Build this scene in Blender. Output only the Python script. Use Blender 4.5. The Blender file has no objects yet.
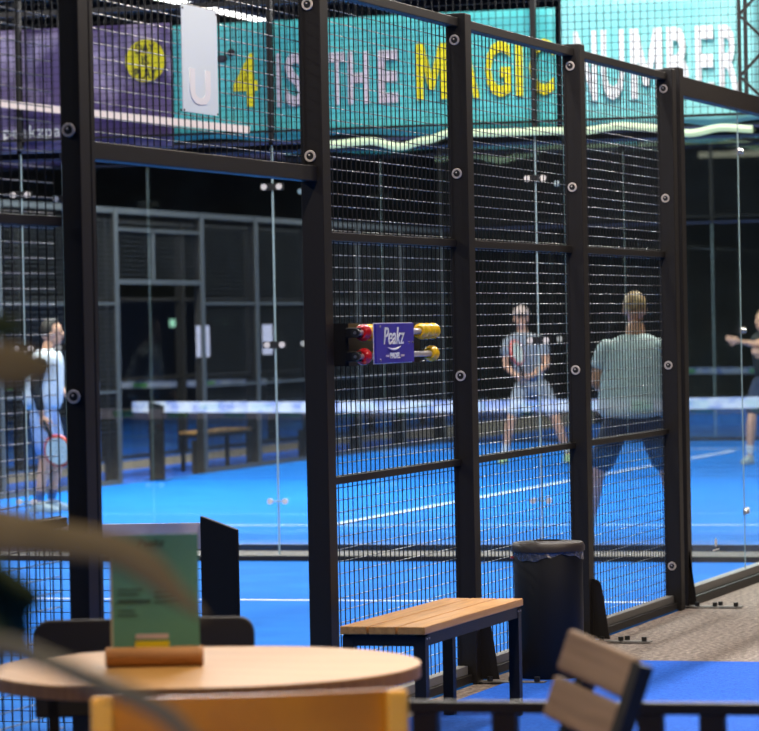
import bpy, bmesh, math, random
from mathutils import Vector, Matrix
random.seed(7)
sc = bpy.context.scene
C = sc.collection
PI = math.pi

# ------------------------------------------------------------------ materials
def mat(name, col, rough=.6, metal=0., noise=None, bump=None, emit=None, spec=.5, coat=0., trans=0.):
    """noise = (scale, second colour, low, high); bump = (scale, strength)"""
    m = bpy.data.materials.new(name); m.use_nodes = True
    nt = m.node_tree; b = nt.nodes['Principled BSDF']
    b.inputs['Base Color'].default_value = (*col, 1)
    b.inputs['Roughness'].default_value = rough
    b.inputs['Metallic'].default_value = metal
    b.inputs['Specular IOR Level'].default_value = spec
    b.inputs['Coat Weight'].default_value = coat
    b.inputs['Transmission Weight'].default_value = trans
    tc = nt.nodes.new('ShaderNodeTexCoord')
    if noise:
        n = nt.nodes.new('ShaderNodeTexNoise'); r = nt.nodes.new('ShaderNodeValToRGB')
        n.inputs['Scale'].default_value = noise[0]; n.inputs['Detail'].default_value = 4
        r.color_ramp.elements[0].position = noise[2]; r.color_ramp.elements[1].position = noise[3]
        r.color_ramp.elements[0].color = (*col, 1); r.color_ramp.elements[1].color = (*noise[1], 1)
        nt.links.new(tc.outputs['Object'], n.inputs['Vector'])
        nt.links.new(n.outputs['Fac'], r.inputs['Fac']); nt.links.new(r.outputs['Color'], b.inputs['Base Color'])
    if bump:
        n = nt.nodes.new('ShaderNodeTexNoise'); bp = nt.nodes.new('ShaderNodeBump')
        n.inputs['Scale'].default_value = bump[0]; bp.inputs['Strength'].default_value = bump[1]; bp.inputs['Distance'].default_value = .01
        nt.links.new(tc.outputs['Object'], n.inputs['Vector'])
        nt.links.new(n.outputs['Fac'], bp.inputs['Height']); nt.links.new(bp.outputs['Normal'], b.inputs['Normal'])
    if emit:
        b.inputs['Emission Color'].default_value = (*emit[0], 1); b.inputs['Emission Strength'].default_value = emit[1]
    return m

def wood(name, c1, c2, axis=1, scale=5., rough=.5):
    m = mat(name, c1, rough); nt = m.node_tree; b = nt.nodes['Principled BSDF']
    tc = nt.nodes.new('ShaderNodeTexCoord'); mp = nt.nodes.new('ShaderNodeMapping')
    s = [scale * 9] * 3; s[axis] = scale * .6; mp.inputs['Scale'].default_value = s
    n = nt.nodes.new('ShaderNodeTexNoise'); n.inputs['Scale'].default_value = 1; n.inputs['Detail'].default_value = 6
    n.inputs['Distortion'].default_value = .6
    r = nt.nodes.new('ShaderNodeValToRGB'); r.color_ramp.elements[0].position = .3; r.color_ramp.elements[1].position = .7
    r.color_ramp.elements[0].color = (*c1, 1); r.color_ramp.elements[1].color = (*c2, 1)
    nt.links.new(tc.outputs['Object'], mp.inputs[0]); nt.links.new(mp.outputs[0], n.inputs['Vector'])
    nt.links.new(n.outputs['Fac'], r.inputs['Fac']); nt.links.new(r.outputs['Color'], b.inputs['Base Color'])
    return m

def glass(name, tint, refl, base=.06):
    m = bpy.data.materials.new(name); m.use_nodes = True; nt = m.node_tree; nt.nodes.clear()
    o = nt.nodes.new('ShaderNodeOutputMaterial'); mx = nt.nodes.new('ShaderNodeMixShader')
    t = nt.nodes.new('ShaderNodeBsdfTransparent'); g = nt.nodes.new('ShaderNodeBsdfGlossy')
    t.inputs[0].default_value = (*tint, 1); g.inputs['Roughness'].default_value = .01
    lf_ = nt.nodes.new('ShaderNodeLayerWeight'); lf_.inputs['Blend'].default_value = .5
    lw = nt.nodes.new('ShaderNodeMath'); lw.operation = 'POWER'; lw.inputs[1].default_value = 5; nt.links.new(lf_.outputs['Facing'], lw.inputs[0])
    ma = nt.nodes.new('ShaderNodeMath'); ma.operation = 'MULTIPLY_ADD'; ma.inputs[1].default_value = refl; ma.inputs[2].default_value = base
    ma.use_clamp = True
    nt.links.new(lw.outputs[0], ma.inputs[0]); nt.links.new(ma.outputs[0], mx.inputs[0])
    nt.links.new(t.outputs[0], mx.inputs[1]); nt.links.new(g.outputs[0], mx.inputs[2]); nt.links.new(mx.outputs[0], o.inputs[0])
    return m

M = {
 'steel': mat('black_powder_steel', (.013, .011, .010), .5, 0, bump=(180, .08), spec=.3),
 'wire': mat('black_coated_wire', (.008, .008, .009), .5, 0, spec=.3),
 'wireh': mat('lit_cross_wire', (.15, .14, .13), .3, .5),  # overhead light on the black cross wires is put into this paler colour
 'zinc': mat('zinc_washer', (.62, .58, .54), .3, 1),
 'washer': mat('cream_washer', (.60, .53, .47), .4, 0),
 'greyrail': mat('grey_lower_rail', (.17, .165, .155), .5, 0),
 'bolt': mat('black_bolt', (.01, .01, .01), .5),
 'plate': mat('galvanised_plate', (.14, .13, .12), .6, .2),
 'court': mat('blue_court_turf', (.006, .128, .50), .8, 0, noise=(1.6, (.014, .175, .56), .45, .85), bump=(260, .4), spec=.08),
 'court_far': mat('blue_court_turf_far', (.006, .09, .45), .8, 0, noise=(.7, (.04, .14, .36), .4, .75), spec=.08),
 'line': mat('white_line', (.62, .64, .72), .8),
 'floor': mat('speckled_beige_floor', (.085, .066, .054), .85, 0, noise=(38, (.36, .29, .24), .38, .72), bump=(120, .5)),
 'carpet': mat('blue_carpet', (.006, .068, .42), .9, 0, noise=(70, (.018, .13, .62), .3, .75), bump=(160, .6), spec=.15),
 'wall': mat('dark_hall_wall', (.045, .045, .047), .85, 0, noise=(.6, (.065, .065, .068), .3, .8)),
 'navy': mat('navy_wall_panel', (.02, .04, .12), .8, 0, noise=(1.2, (.02, .035, .09), .3, .8)),
 'curtain': mat('dark_curtain', (.045, .048, .05), .9, 0, noise=(1.2, (.08, .09, .095), .4, .7)),
 'glassA': glass('clear_glass', (.95, .975, .97), .9, .035),
 'glassF': glass('clear_glass_side', (.95, .975, .97), .12, .012),
 'glassB': glass('clear_glass_far', (.90, .94, .93), .9, .15),
 'edge': mat('glass_edge', (.28, .36, .36), .4, 0),
 'teal': mat('teal_banner_cloth', (.075, .50, .52), .45, 0, noise=(2.6, (.13, .62, .62), .35, .7), bump=(6, .5)),
 'teal2': mat('bright_teal_banner_cloth', (.20, .66, .68), .45, 0, noise=(2.2, (.34, .78, .78), .35, .7), bump=(6, .5)),
 'purple': mat('purple_banner_cloth', (.085, .055, .18), .4, 0, noise=(3.4, (.42, .35, .55), .46, .70), bump=(5, .5)),
 'yellow': mat('yellow_print', (.80, .70, .01), .6),
 'palepink': mat('pale_pink_print', (.62, .55, .62), .6),
 'white': mat('white_print', (.80, .83, .84), .6),
 'paper': mat('white_paper_sheet', (.78, .88, .92), .7, bump=(4, .2)),
 'paperU': mat('pale_paper_print', (.93, .93, .92), .7),
 'net': mat('black_net_cord', (.012, .014, .02), .8),
 'netpost': mat('black_net_post', (.006, .006, .007), .6, spec=.2),
 'tapepink': mat('pink_net_tape', (.70, .56, .57), .7, 0, noise=(5, (.55, .45, .47), .4, .7)),
 'tapewhite': mat('white_net_tape', (.46, .48, .56), .7, 0, noise=(7, (.16, .22, .48), .46, .62)),
 'green': mat('green_print', (.10, .38, .07), .7),
 'ink': mat('dark_ink', (.03, .03, .05), .7),
 'bench': wood('oiled_bench_wood', (.62, .32, .085), (.42, .19, .045), 1, 6, .45),
 'bench_end': wood('bench_end_grain', (.30, .14, .06), (.20, .09, .04), 2, 8, .6),
 'binbody': mat('black_bin_plastic', (.004, .0045, .006), .55, spec=.3),
 'binrim': mat('brown_black_bin_rim', (.028, .02, .016), .5),
 'bag': mat('translucent_bin_bag', (.10, .11, .15), .18, trans=.3, spec=.9, bump=(45, 1)),
 'bagred': mat('red_bag_print', (.5, .02, .02), .4),
 'scoreblue': mat('royal_blue_board', (.048, .035, .36), .4),
 'red': mat('red_bead', (.55, .008, .015), .25, coat=.4),
 'bead': mat('yellow_bead', (.82, .50, .012), .25, coat=.4),
 'alu': mat('grey_aluminium_rod', (.52, .51, .53), .35, .6),
 'ply': wood('birch_plywood_top', (.50, .265, .070), (.43, .215, .052), 0, 2.5, .5),
 'plyedge': wood('plywood_edge', (.32, .15, .045), (.20, .085, .025), 2, 14, .6),
 'log': wood('beech_block', (.50, .25, .085), (.38, .17, .055), 0, 6, .6),
 'card': mat('green_menu_card', (.10, .33, .28), .5, noise=(5, (.12, .38, .31), .4, .7)),
 'cardink': mat('card_dark_text', (.03, .075, .07), .6),
 'cardedge': mat('acrylic_edge', (.45, .5, .42), .3),
 'mustard': mat('mustard_paint', (.50, .20, .008), .35, noise=(6, (.40, .15, .006), .4, .7), coat=.3),
 'mustardend': mat('mustard_wood_end', (.80, .42, .05), .3, coat=.4),
 'dark_uph': mat('dark_brown_shell', (.022, .018, .015), .7),
 'slat': wood('taupe_weathered_slat', (.26, .175, .11), (.18, .115, .07), 0, 6, .7),
 'leaf': mat('dusty_olive_leaf', (.17, .135, .075), .7, noise=(9, (.13, .105, .05), .3, .7)),
 'leafdark': mat('dark_green_leaf', (.022, .045, .010), .6),
 'leafgrey': mat('grey_green_leaf', (.10, .10, .085), .6),
 'pot': mat('charcoal_pot', (.05, .05, .05), .6),
 'soil': mat('potting_soil', (.02, .012, .008), .9, bump=(60, 1)),
 'skin': mat('skin', (.62, .32, .21), .5),
 'skintan': mat('tanned_skin', (.52, .24, .14), .5),
 'tee_white': mat('white_tee', (.72, .74, .80), .8, bump=(14, .5)),
 'tee_grey': mat('grey_tee', (.25, .26, .31), .85, bump=(14, .5)),
 'tee_pale': mat('pale_grey_tee', (.44, .49, .48), .85, noise=(2.5, (.55, .60, .58), .35, .7), bump=(9, .8)),
 'short_blue': mat('pale_blue_shorts', (.30, .40, .66), .85, bump=(14, .5)),
 'short_navy': mat('navy_shorts', (.02, .03, .07), .85),
 'short_grey': mat('grey_shorts', (.30, .31, .36), .85),
 'sleeve': mat('black_sleeve', (.012, .012, .014), .8),
 'sock': mat('navy_sock', (.03, .05, .16), .85), 'sockw': mat('white_sock', (.6, .6, .62), .85),
 'shoe': mat('grey_shoe', (.30, .33, .30), .7), 'shoeg': mat('lime_shoe', (.42, .55, .20), .6),
 'hair_dark': mat('dark_brown_hair', (.02, .013, .01), .7), 'hair_blond': mat('blond_hair', (.26, .13, .05), .6, noise=(18, (.50, .32, .14), .4, .65)),
 'cap': mat('pink_grey_cap', (.50, .36, .33), .8), 'eye': mat('dark_eye', (.02, .015, .01), .4), 'lips': mat('lips', (.4, .13, .1), .5),
 'racket_red': mat('red_racket_rim', (.65, .05, .03), .4), 'racket_face': mat('pale_racket_face', (.62, .66, .60), .5),
 'lampbody': mat('lamp_housing', (.3, .3, .3), .5),
 'lampglow': mat('lamp_diffuser', (.9, .9, .9), .5, emit=((1, .98, .95), 9)),
 'glowband': mat('pale_glow_band', (.35, .4, .28), .5, emit=((.68, .92, .52), .5)),
 'warmsheen': mat('warm_sheen_glow', (.4, .34, .32), .5, emit=((1, .80, .70), .38)),
 'fardim': mat('dim_warm_glow', (.3, .27, .2), .5, emit=((1, .84, .6), .30)),
 'exit': mat('exit_sign_lit', (.5, .9, .7), .5, emit=((.5, .95, .7), .9)),
 'bluerail': mat('blue_bounce_rail', (.012, .02, .07), .7),  # blue bounce from the turf is put into this rail's colour
 'farframe': mat('far_grey_frame', (.055, .06, .066), .6, 0),
}

# ------------------------------------------------------------------ mesh helpers
class MB:
    def __init__(s): s.bm = bmesh.new()
    def box(s, c, d, mtx=None):
        r = bmesh.ops.create_cube(s.bm, size=1)
        for v in r['verts']:
            v.co = Vector((v.co.x * d[0], v.co.y * d[1], v.co.z * d[2]))
            if mtx: v.co = mtx @ v.co
            v.co += Vector(c)
        return s
    def bx(s, x0, x1, y0, y1, z0, z1):
        return s.box(((x0 + x1) / 2, (y0 + y1) / 2, (z0 + z1) / 2), (abs(x1 - x0), abs(y1 - y0), abs(z1 - z0)))
    def cyl(s, a, b, r, r2=None, seg=20):
        a, b = Vector(a), Vector(b); d = b - a
        q = d.to_track_quat('Z', 'Y').to_matrix().to_4x4()
        bmesh.ops.create_cone(s.bm, cap_ends=True, segments=seg, radius1=r, radius2=r if r2 is None else r2, depth=d.length,
                              matrix=Matrix.Translation((a + b) / 2) @ q)
        return s
    def bar(s, a, b, w, h, up=(0, 0, 1)):
        a, b = Vector(a), Vector(b); d = (b - a); L = d.length; y = d.normalized(); x = y.cross(Vector(up)).normalized(); z = x.cross(y)
        m = Matrix((x, y, z)).transposed()
        return s.box((a + b) / 2, (w, L, h), m)
    def ball(s, c, r, sc_=(1, 1, 1), seg=20):
        m = Matrix.Translation(c) @ Matrix.Diagonal((*sc_, 1))
        bmesh.ops.create_uvsphere(s.bm, u_segments=seg, v_segments=max(8, seg // 2 + 2), radius=r, matrix=m); return s
    def lathe(s, prof, c=(0, 0, 0), seg=40):
        rings = []
        for r, z in prof:
            rings.append([s.bm.verts.new((c[0] + r * math.cos(2 * PI * i / seg), c[1] + r * math.sin(2 * PI * i / seg), c[2] + z)) for i in range(seg)])
        for a, b in zip(rings, rings[1:]):
            for i in range(seg): s.bm.faces.new((a[i], a[(i + 1) % seg], b[(i + 1) % seg], b[i]))
        return s
    def prism(s, pts, ext):
        """closed polygon pts (3D) extruded by vector ext"""
        a = [s.bm.verts.new(p) for p in pts]; b = [s.bm.verts.new(Vector(p) + Vector(ext)) for p in pts]
        n = len(a); s.bm.faces.new(a); s.bm.faces.new(list(reversed(b)))
        for i in range(n): s.bm.faces.new((a[i], b[i], b[(i + 1) % n], a[(i + 1) % n]))
        return s
    def tube(s, pts, radii, seg=8, flat=1., up=(0, 0, 1)):
        """a swept tube; flat < 1 squashes it along its normal"""
        pts = [Vector(p) for p in pts]; rings = []
        for i, p in enumerate(pts):
            d = (pts[min(i + 1, len(pts) - 1)] - pts[max(i - 1, 0)]).normalized()
            x = d.cross(Vector(up)); x = x.normalized() if x.length > 1e-4 else Vector((1, 0, 0)); z = x.cross(d)
            r = radii[i] if hasattr(radii, '__len__') else radii
            rings.append([s.bm.verts.new(p + x * (r * math.cos(2 * PI * k / seg)) + z * (r * flat * math.sin(2 * PI * k / seg))) for k in range(seg)])
        for a, b in zip(rings, rings[1:]):
            for i in range(seg): s.bm.faces.new((a[i], a[(i + 1) % seg], b[(i + 1) % seg], b[i]))
        s.bm.faces.new(list(reversed(rings[0]))); s.bm.faces.new(rings[-1])
        return s
    def build(s, name, m, parent=None, bevel=0, smooth=False, bseg=2):
        bmesh.ops.recalc_face_normals(s.bm, faces=s.bm.faces)
        me = bpy.data.meshes.new(name); s.bm.to_mesh(me); s.bm.free(); me.materials.append(m)
        if smooth:
            for p in me.polygons: p.use_smooth = True
        o = bpy.data.objects.new(name, me); C.objects.link(o)
        if parent: o.parent = parent
        if bevel:
            b = o.modifiers.new('bevel', 'BEVEL'); b.width = bevel; b.segments = bseg; b.limit_method = 'ANGLE'
        if smooth:
            e = o.modifiers.new('split', 'EDGE_SPLIT'); e.split_angle = math.radians(42)
        return o

def tag(o, label=None, cat=None, group=None, kind=None):
    if label: o['label'] = label
    if cat: o['category'] = cat
    if group: o['group'] = group
    if kind: o['kind'] = kind
    return o
def thing(name, label, cat, loc=(0, 0, 0), rz=0, group=None):
    o = bpy.data.objects.new(name, None); C.objects.link(o); o.location = loc; o.rotation_euler = (0, 0, rz)
    o.empty_display_size = .2
    return tag(o, label, cat, group)
def struct(name, mb, m): return tag(mb.build(name, m), kind='structure')
def lab(o, l): o['label'] = l; return o

def text(name, s, m, parent, loc, w, h, xdir=(1, 0, 0), up=(0, 0, 1), depth=.004, off=.0, shear=0):
    """lettering fitted into a w x h box whose lower left corner is loc"""
    cu = bpy.data.curves.new(name, 'FONT'); cu.body = s; cu.extrude = .05; cu.offset = off; cu.shear = shear; cu.resolution_u = 3
    t = bpy.data.objects.new(name, cu); C.objects.link(t)
    dg = bpy.context.evaluated_depsgraph_get(); me = bpy.data.meshes.new_from_object(t.evaluated_get(dg))
    bpy.data.objects.remove(t); bpy.data.curves.remove(cu)
    xs = [v.co.x for v in me.vertices]; ys = [v.co.y for v in me.vertices]
    x0, x1, y0, y1 = min(xs), max(xs), min(ys), max(ys)
    X = Vector(xdir).normalized(); U = Vector(up).normalized(); N = X.cross(U)
    for v in me.vertices:
        a = (v.co.x - x0) / (x1 - x0) * w; b = (v.co.y - y0) / (y1 - y0) * h; n = v.co.z / .05 * depth / 2
        v.co = Vector(loc) + X * a + U * b + N * n
    me.name = name; me.materials.clear(); me.materials.append(m)
    o = bpy.data.objects.new(name, me); C.objects.link(o)
    if parent: o.parent = parent
    return o

# ------------------------------------------------------------------ camera
yaw, pitch, roll, fpx = -.3165737, -.011726, -.0190239, 3538.17
f = Vector((math.sin(yaw) * math.cos(pitch), math.cos(yaw) * math.cos(pitch), math.sin(pitch)))
r = Vector((math.cos(yaw), -math.sin(yaw), 0)); u = r.cross(f)
r2 = r * math.cos(roll) + u * math.sin(roll); u2 = -r * math.sin(roll) + u * math.cos(roll)
cd = bpy.data.cameras.new('camera'); cam = bpy.data.objects.new('camera', cd); C.objects.link(cam)
cam.matrix_world = Matrix.Translation((4.556774, -13.235019, 1.630398)) @ Matrix((r2, u2, -f)).transposed().to_4x4()
cd.sensor_width = 36; cd.sensor_fit = 'HORIZONTAL'; cd.lens = fpx / 759 * 36
cd.dof.use_dof = True; cd.dof.focus_distance = 15.6; cd.dof.aperture_fstop = cd.lens / 1000 / .030
cd.clip_end = 200
sc.camera = cam
FACE = -yaw   # z rotation that turns a thing's local +y away from the photographer

# ------------------------------------------------------------------ hall
HX0, HX1, HY0, HY1, HZ = -26, 9, -17, 60, 8.2
struct('floor', MB().bx(HX0, HX1, HY0, HY1, -.1, 0), M['floor'])
struct('ceiling', MB().bx(HX0, HX1, HY0, HY1, HZ, HZ + .1), M['wall'])
struct('wall_left', MB().bx(HX0 - .1, HX0, HY0, HY1, 0, HZ), M['wall'])
struct('wall_right', MB().bx(HX1, HX1 + .1, HY0, HY1, 0, HZ), M['wall'])
struct('wall_back', MB().bx(HX0, HX1, HY1, HY1 + .1, 0, HZ), M['curtain'])
struct('wall_front', MB().bx(HX0, HX1, HY0 - .1, HY0, 0, HZ), M['wall'])

WA, WB, NB = 9.75, 10.95, 21.75       # end glass of the near court, end glass of the far court, far net
LX = -9.55                             # left side of both courts
def surface(x0, x1, y0, y1, m, label, name='court_surface'):
    return tag(MB().bx(x0, x1, y0, y1, .0, .008).build(name, m), label, 'floor', kind='structure')
def lines(par, segs):
    for x0, x1, y0, y1 in segs: MB().bx(x0, x1, y0, y1, .008, .011).build('court_line', M['line'], par)
sA = surface(LX, -.02, -10, WA, M['court'], 'blue turf of the nearest court')
lines(sA, [(LX, -.1, 6.42, 6.47), (-4.8, -4.75, .3, 6.45), (LX, -.1, -6.9, -6.85)])
sB = surface(LX, -.02, WB, 32.6, M['court'], 'blue turf of the court the players stand on')
lines(sB, [(LX, -.1, 13.82, 13.87), (-4.80, -4.73, 13.85, 29), (LX, -.1, 29.6, 29.65)])
surface(LX, -.02, 33.8, 56, M['court_far'], 'dim blue turf of the court behind')
surface(-10.9, LX - .09, 12, 34, M['carpet'], 'blue carpet strip left of the far court', 'carpet')
surface(-22, -12.0, 12, 56, M['court_far'], 'dim blue turf of a court far left')
surface(.12, 8.9, -16.9, 3.11, M['carpet'], 'bright blue carpet of the seating area', 'carpet')

# ------------------------------------------------------------------ near side fence
fence = thing('court_fence', 'black steel mesh and glass fence along the near side of the court', 'fence')
def wires(x, y0, y1, z0, z1, step=.0615, rv=.0019, rh=.0021):
    mb = MB(); n = max(1, round((y1 - y0) / step))
    for i in range(n + 1):
        yy = y0 + (y1 - y0) * i / n; mb.bx(x - rv, x + rv, yy - rv, yy + rv, z0, z1)
    o = mb.build('wire_mesh', M['wire'], fence); mb = MB()
    k = max(1, round((z1 - z0) / .05))
    for i in range(k + 1):
        zz = z0 + (z1 - z0) * i / k; mb.cyl((x - rv - rh, y0, zz), (x - rv - rh, y1, zz), rh, seg=8)
    mb.build('cross_wires', M['wireh'], fence, smooth=True)
    return o
def bolt(par, x, y, z):
    w = MB().lathe([(.015, .001), (.016, .004), (.022, .004), (.0235, .001), (.0235, -.002), (.015, -.002), (.015, .001)], seg=28).build('washer', M['washer'], par)
    w.matrix_local = Matrix.Translation((x, y, z)) @ Matrix.Rotation(PI / 2, 4, 'X')
    MB().cyl((0, 0, -.002), (0, 0, .003), .0145, seg=16).build('bolt_head', M['bolt'], w)
    MB().ball((-.002, .004, .004), .0042, seg=8).build('bolt_tip', M['washer'], w)
def post(y, top, ln=.10, zs=(), name='post', w=.092, x1=0.):
    p = MB().bx(x1 - w, x1, y, y + ln, 0, top).build(name, M['steel'], fence, bevel=.004)
    for z in zs: bolt(p, x1 - w / 2 - .004, y - .004, z)
    return p
post(-2.45, 4.1, .09, (1.41, 2.29), w=.07); post(-2.355, 4.1, .035, name='door_jamb', w=.06)
post(0, 4.1, .10, (2.3, 2.9)); post(2, 3.02, .10, (1.39, 2.3, 2.9)); post(4, 3.02, .10, (1.38, 2.3, 2.91))
post(6, 3.02, .09, (.25, 1.37, 2.3, 2.91)); post(6.18, 3.04, .10); post(9.68, 3.04, .10); post(-4.6, 4.1, .10)
def rail(y0, y1, z0, z1, w=.045, name='rail', m=None): return MB().bx(-.092, -.092 + w, y0, y1, z0, z1).build(name, m or M['steel'], fence, bevel=.003)
for y0, y1 in ((.10, 2), (2.10, 4), (4.10, 6)):
    rail(y0, y1, 2.96, 3.0, .06); rail(y0, y1, .985, 1.015, .035); rail(y0, y1, 1.97, 2.005, .035)
    wires(-.080, y0 + .01, y1 - .01, .07, 2.96)
    rail(y0, y1, 0.0, .045, .07, 'base_rail'); lab(rail(y0, y1, .045, .085, .05, 'base_rail', M['greyrail']), 'grey upper edge of the bottom rail')
rail(-4.5, -2.48, 3.96, 4.0); rail(-4.5, -2.48, .985, 1.015, .035); rail(-4.5, -2.48, 1.97, 2.005, .035); rail(-4.5, -2.48, 0, .045, .07, 'base_rail')
wires(-.080, -4.49, -2.49, .07, 3.96, .068)
rail(-2.32, 0, 2.20, 2.26, .07); rail(-2.33, 0, 3.96, 4.0)
wires(-.080, -2.32, -.01, 2.25, 3.96)
# glass end of the fence
rail(6.28, 9.68, 2.89, 3.0, .07); rail(6.28, 9.68, 0, .05, .08, 'base_rail'); lab(rail(6.28, 9.68, .05, .10, .06, 'base_rail', M['greyrail']), 'grey upper edge of the bottom rail')
for y0, y1 in ((6.28, 7.925), (7.935, 9.68)):
    MB().bx(-.061, -.050, y0, y1, .10, 2.89).build('glass_pane', M['glassF'], fence)
MB().bx(-.058, -.053, 7.926, 7.934, .10, 2.89).build('glass_edge', M['edge'], fence)
def clamp_f(y, z):
    c = MB().bx(-.048, -.042, y - .07, y + .07, z - .022, z + .022).build('glass_clamp', M['greyrail'], fence, bevel=.002)
    for s in (-.04, .04): MB().cyl((-.042, y + s, z), (-.032, y + s, z), .016).build('clamp_bolt', M['zinc'], c, smooth=True)
for z in (.45, 1.55, 2.64): clamp_f(7.93, z)
# buttress fins with foot plates
for y, w in ((.04, .085), (2.06, .085), (4.06, .085), (6.2, .04)):
    fin = MB().prism([(0, y, 0.02), (w + .0, y, .02), (w - .04, y, .29), (w - .055, y, .315), (0, y, .325)], (0, .012, 0)).build('buttress_fin', M['steel'], fence)
    pl = MB().bx(-.08, .30, y - .035, y + .035, .008, .012).build('foot_plate', M['plate'], fence)
    for bxx in (.05, .15, .17, .27):
        MB().cyl((bxx, y - .025 if bxx != .17 else y + .03, .014), (bxx, y - .025 if bxx != .17 else y + .03, .035), .014, seg=6).build('anchor_bolt', M['bolt'], pl)

# paper sheet tied on the mesh above the doorway
ps = thing('paper_sheet', 'blank white paper sheet tied on the mesh above the doorway', 'sheet of paper')
MB().bx(-.068, -.065, -1.34, -.98, 2.41, 2.797).build('sheet', M['paper'], ps)
text('printed_letter', 'U', M['paperU'], ps, (-.064, -1.27, 2.44), .21, .13, (0, 1, 0), (0, 0, 1), .002, .03)
for yy in (-1.33, -.99):
    for zz in (2.415, 2.783): MB().cyl((-.079, yy, zz), (-.062, yy, zz), .004, seg=8).build('tie', M['bolt'], ps)

# ------------------------------------------------------------------ end glass walls
def end_wall(y, seams, clamps, m, label, top=True, base=.05):
    w = thing('glass_wall', label, 'glass wall', (0, y, 0))
    xs = [LX] + seams + [-.1]
    for a, b in zip(xs, xs[1:]):
        MB().bx(a + .006, b - .006, -.006, .006, .05, 2.88).build('glass_pane', m, w)
    for s in seams:
        MB().bx(s - .004, s + .004, -.007, .007, .05, 2.88).build('glass_edge', M['edge'], w)
        for z in clamps:
            c = MB().bx(s - .085, s + .085, -.016, -.008, z - .024, z + .024) if z > 1 else MB().bx(s - .06, s + .06, -.016, -.008, z - .006, z + .006)
            c = c.build('glass_clamp', M['steel' if z > 1 else 'edge'], w)
            for q in (-.055, .055): MB().cyl((s + q, -.028, z), (s + q, -.016, z), .021).build('clamp_bolt', M['washer'], c, smooth=True)
    for s in seams + [LX, -.1]:
        MB().bx(s - .018, s + .018, -.02, .02, 2.88 if s in seams else 0, 4.0).build('post', M['steel'], w)
    for z0, z1 in ((2.88, 2.90), (2.965, 2.98), (3.96, 4.0)):
        MB().bx(LX, -.1, -.02, .02, z0, z1).build('rail', M['bluerail'] if z0 < 2.9 else M['steel'], w)
    MB().bx(LX, -.1, -.03, .03, 0, .045).build('base_rail', M['steel'], w)
    if top:
        mb = MB(); n = int((-.1 - LX) / .05)
        for i in range(n): xx = LX + .05 * i; mb.bx(xx - .0018, xx + .0018, -.002, .002, 2.98, 3.96)
        for i in range(20): zz = 2.98 + .05 * i; mb.bx(LX, -.1, -.006, -.002, zz - .0018, zz + .0018)
        mb.build('wire_mesh', M['wire'], w)
    return w
end_wall(WA, [-7.50, -5.61, -3.725, -1.84], (.42, 1.50, 2.59), M['glassA'], 'tall glass end wall of the nearest court, carrying the banners')
end_wall(WB, [-7.7, -5.8, -3.88, -1.96], (1.5, 2.6), M['glassB'], 'second glass end wall, right behind the nearest one', top=False)
end_wall(32.6, [-7.7, -5.8, -3.9, -2.0], (), M['glassA'], 'farthest glass end wall, beyond the players', top=True)

# banners, tied on the back of the wall's upper mesh
YB = WA + .05
def cloth(x0, x1, z0, z1, y, name, m, par, amp=.008, droop=.015):
    bm = bmesh.new(); nx, nz = 60, 10; g = []
    for i in range(nx + 1):
        row = []
        for j in range(nz + 1):
            a, b = i / nx, j / nz; x = x0 + (x1 - x0) * a
            z = z0 + (z1 - z0) * b + droop * math.sin(a * 17) * (1 - b)
            row.append(bm.verts.new((x, y + amp * math.sin(x * 6 + b * 2.) * math.sin(b * 5 + x), z)))
        g.append(row)
    for i in range(nx):
        for j in range(nz): bm.faces.new((g[i][j], g[i + 1][j], g[i + 1][j + 1], g[i][j + 1]))
    me = bpy.data.meshes.new(name); bm.to_mesh(me); bm.free(); me.materials.append(m)
    for p in me.polygons: p.use_smooth = True
    o = bpy.data.objects.new(name, me); C.objects.link(o); o.parent = par
    s = o.modifiers.new('thick', 'SOLIDIFY'); s.thickness = .003
    return o
bt = thing('banner', 'long teal banner with pale and yellow lettering on the end wall', 'banner')
cloth(-4.46, -1.70, 2.925, 3.74, YB, 'banner_cloth', M['teal'], bt)
b2 = thing('banner', 'brighter teal banner with large white lettering, right of the long one', 'banner')
cloth(-1.66, -.04, 2.92, 3.80, YB + .01, 'banner_cloth', M['teal2'], b2)
def letter_m(x0, x1, z0, z1, m, par):
    P = [(0, 0), (0, 1), (.25, 1), (.5, .48), (.75, 1), (1, 1), (1, 0), (.77, 0), (.77, .58), (.58, .18), (.42, .18), (.23, .58), (.23, 0)]
    return MB().prism([(x0 + (x1 - x0) * a, yt - .002, z0 + (z1 - z0) * b) for a, b in P], (0, .004, 0)).build('letter', m, par)
yt = YB - .022
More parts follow.
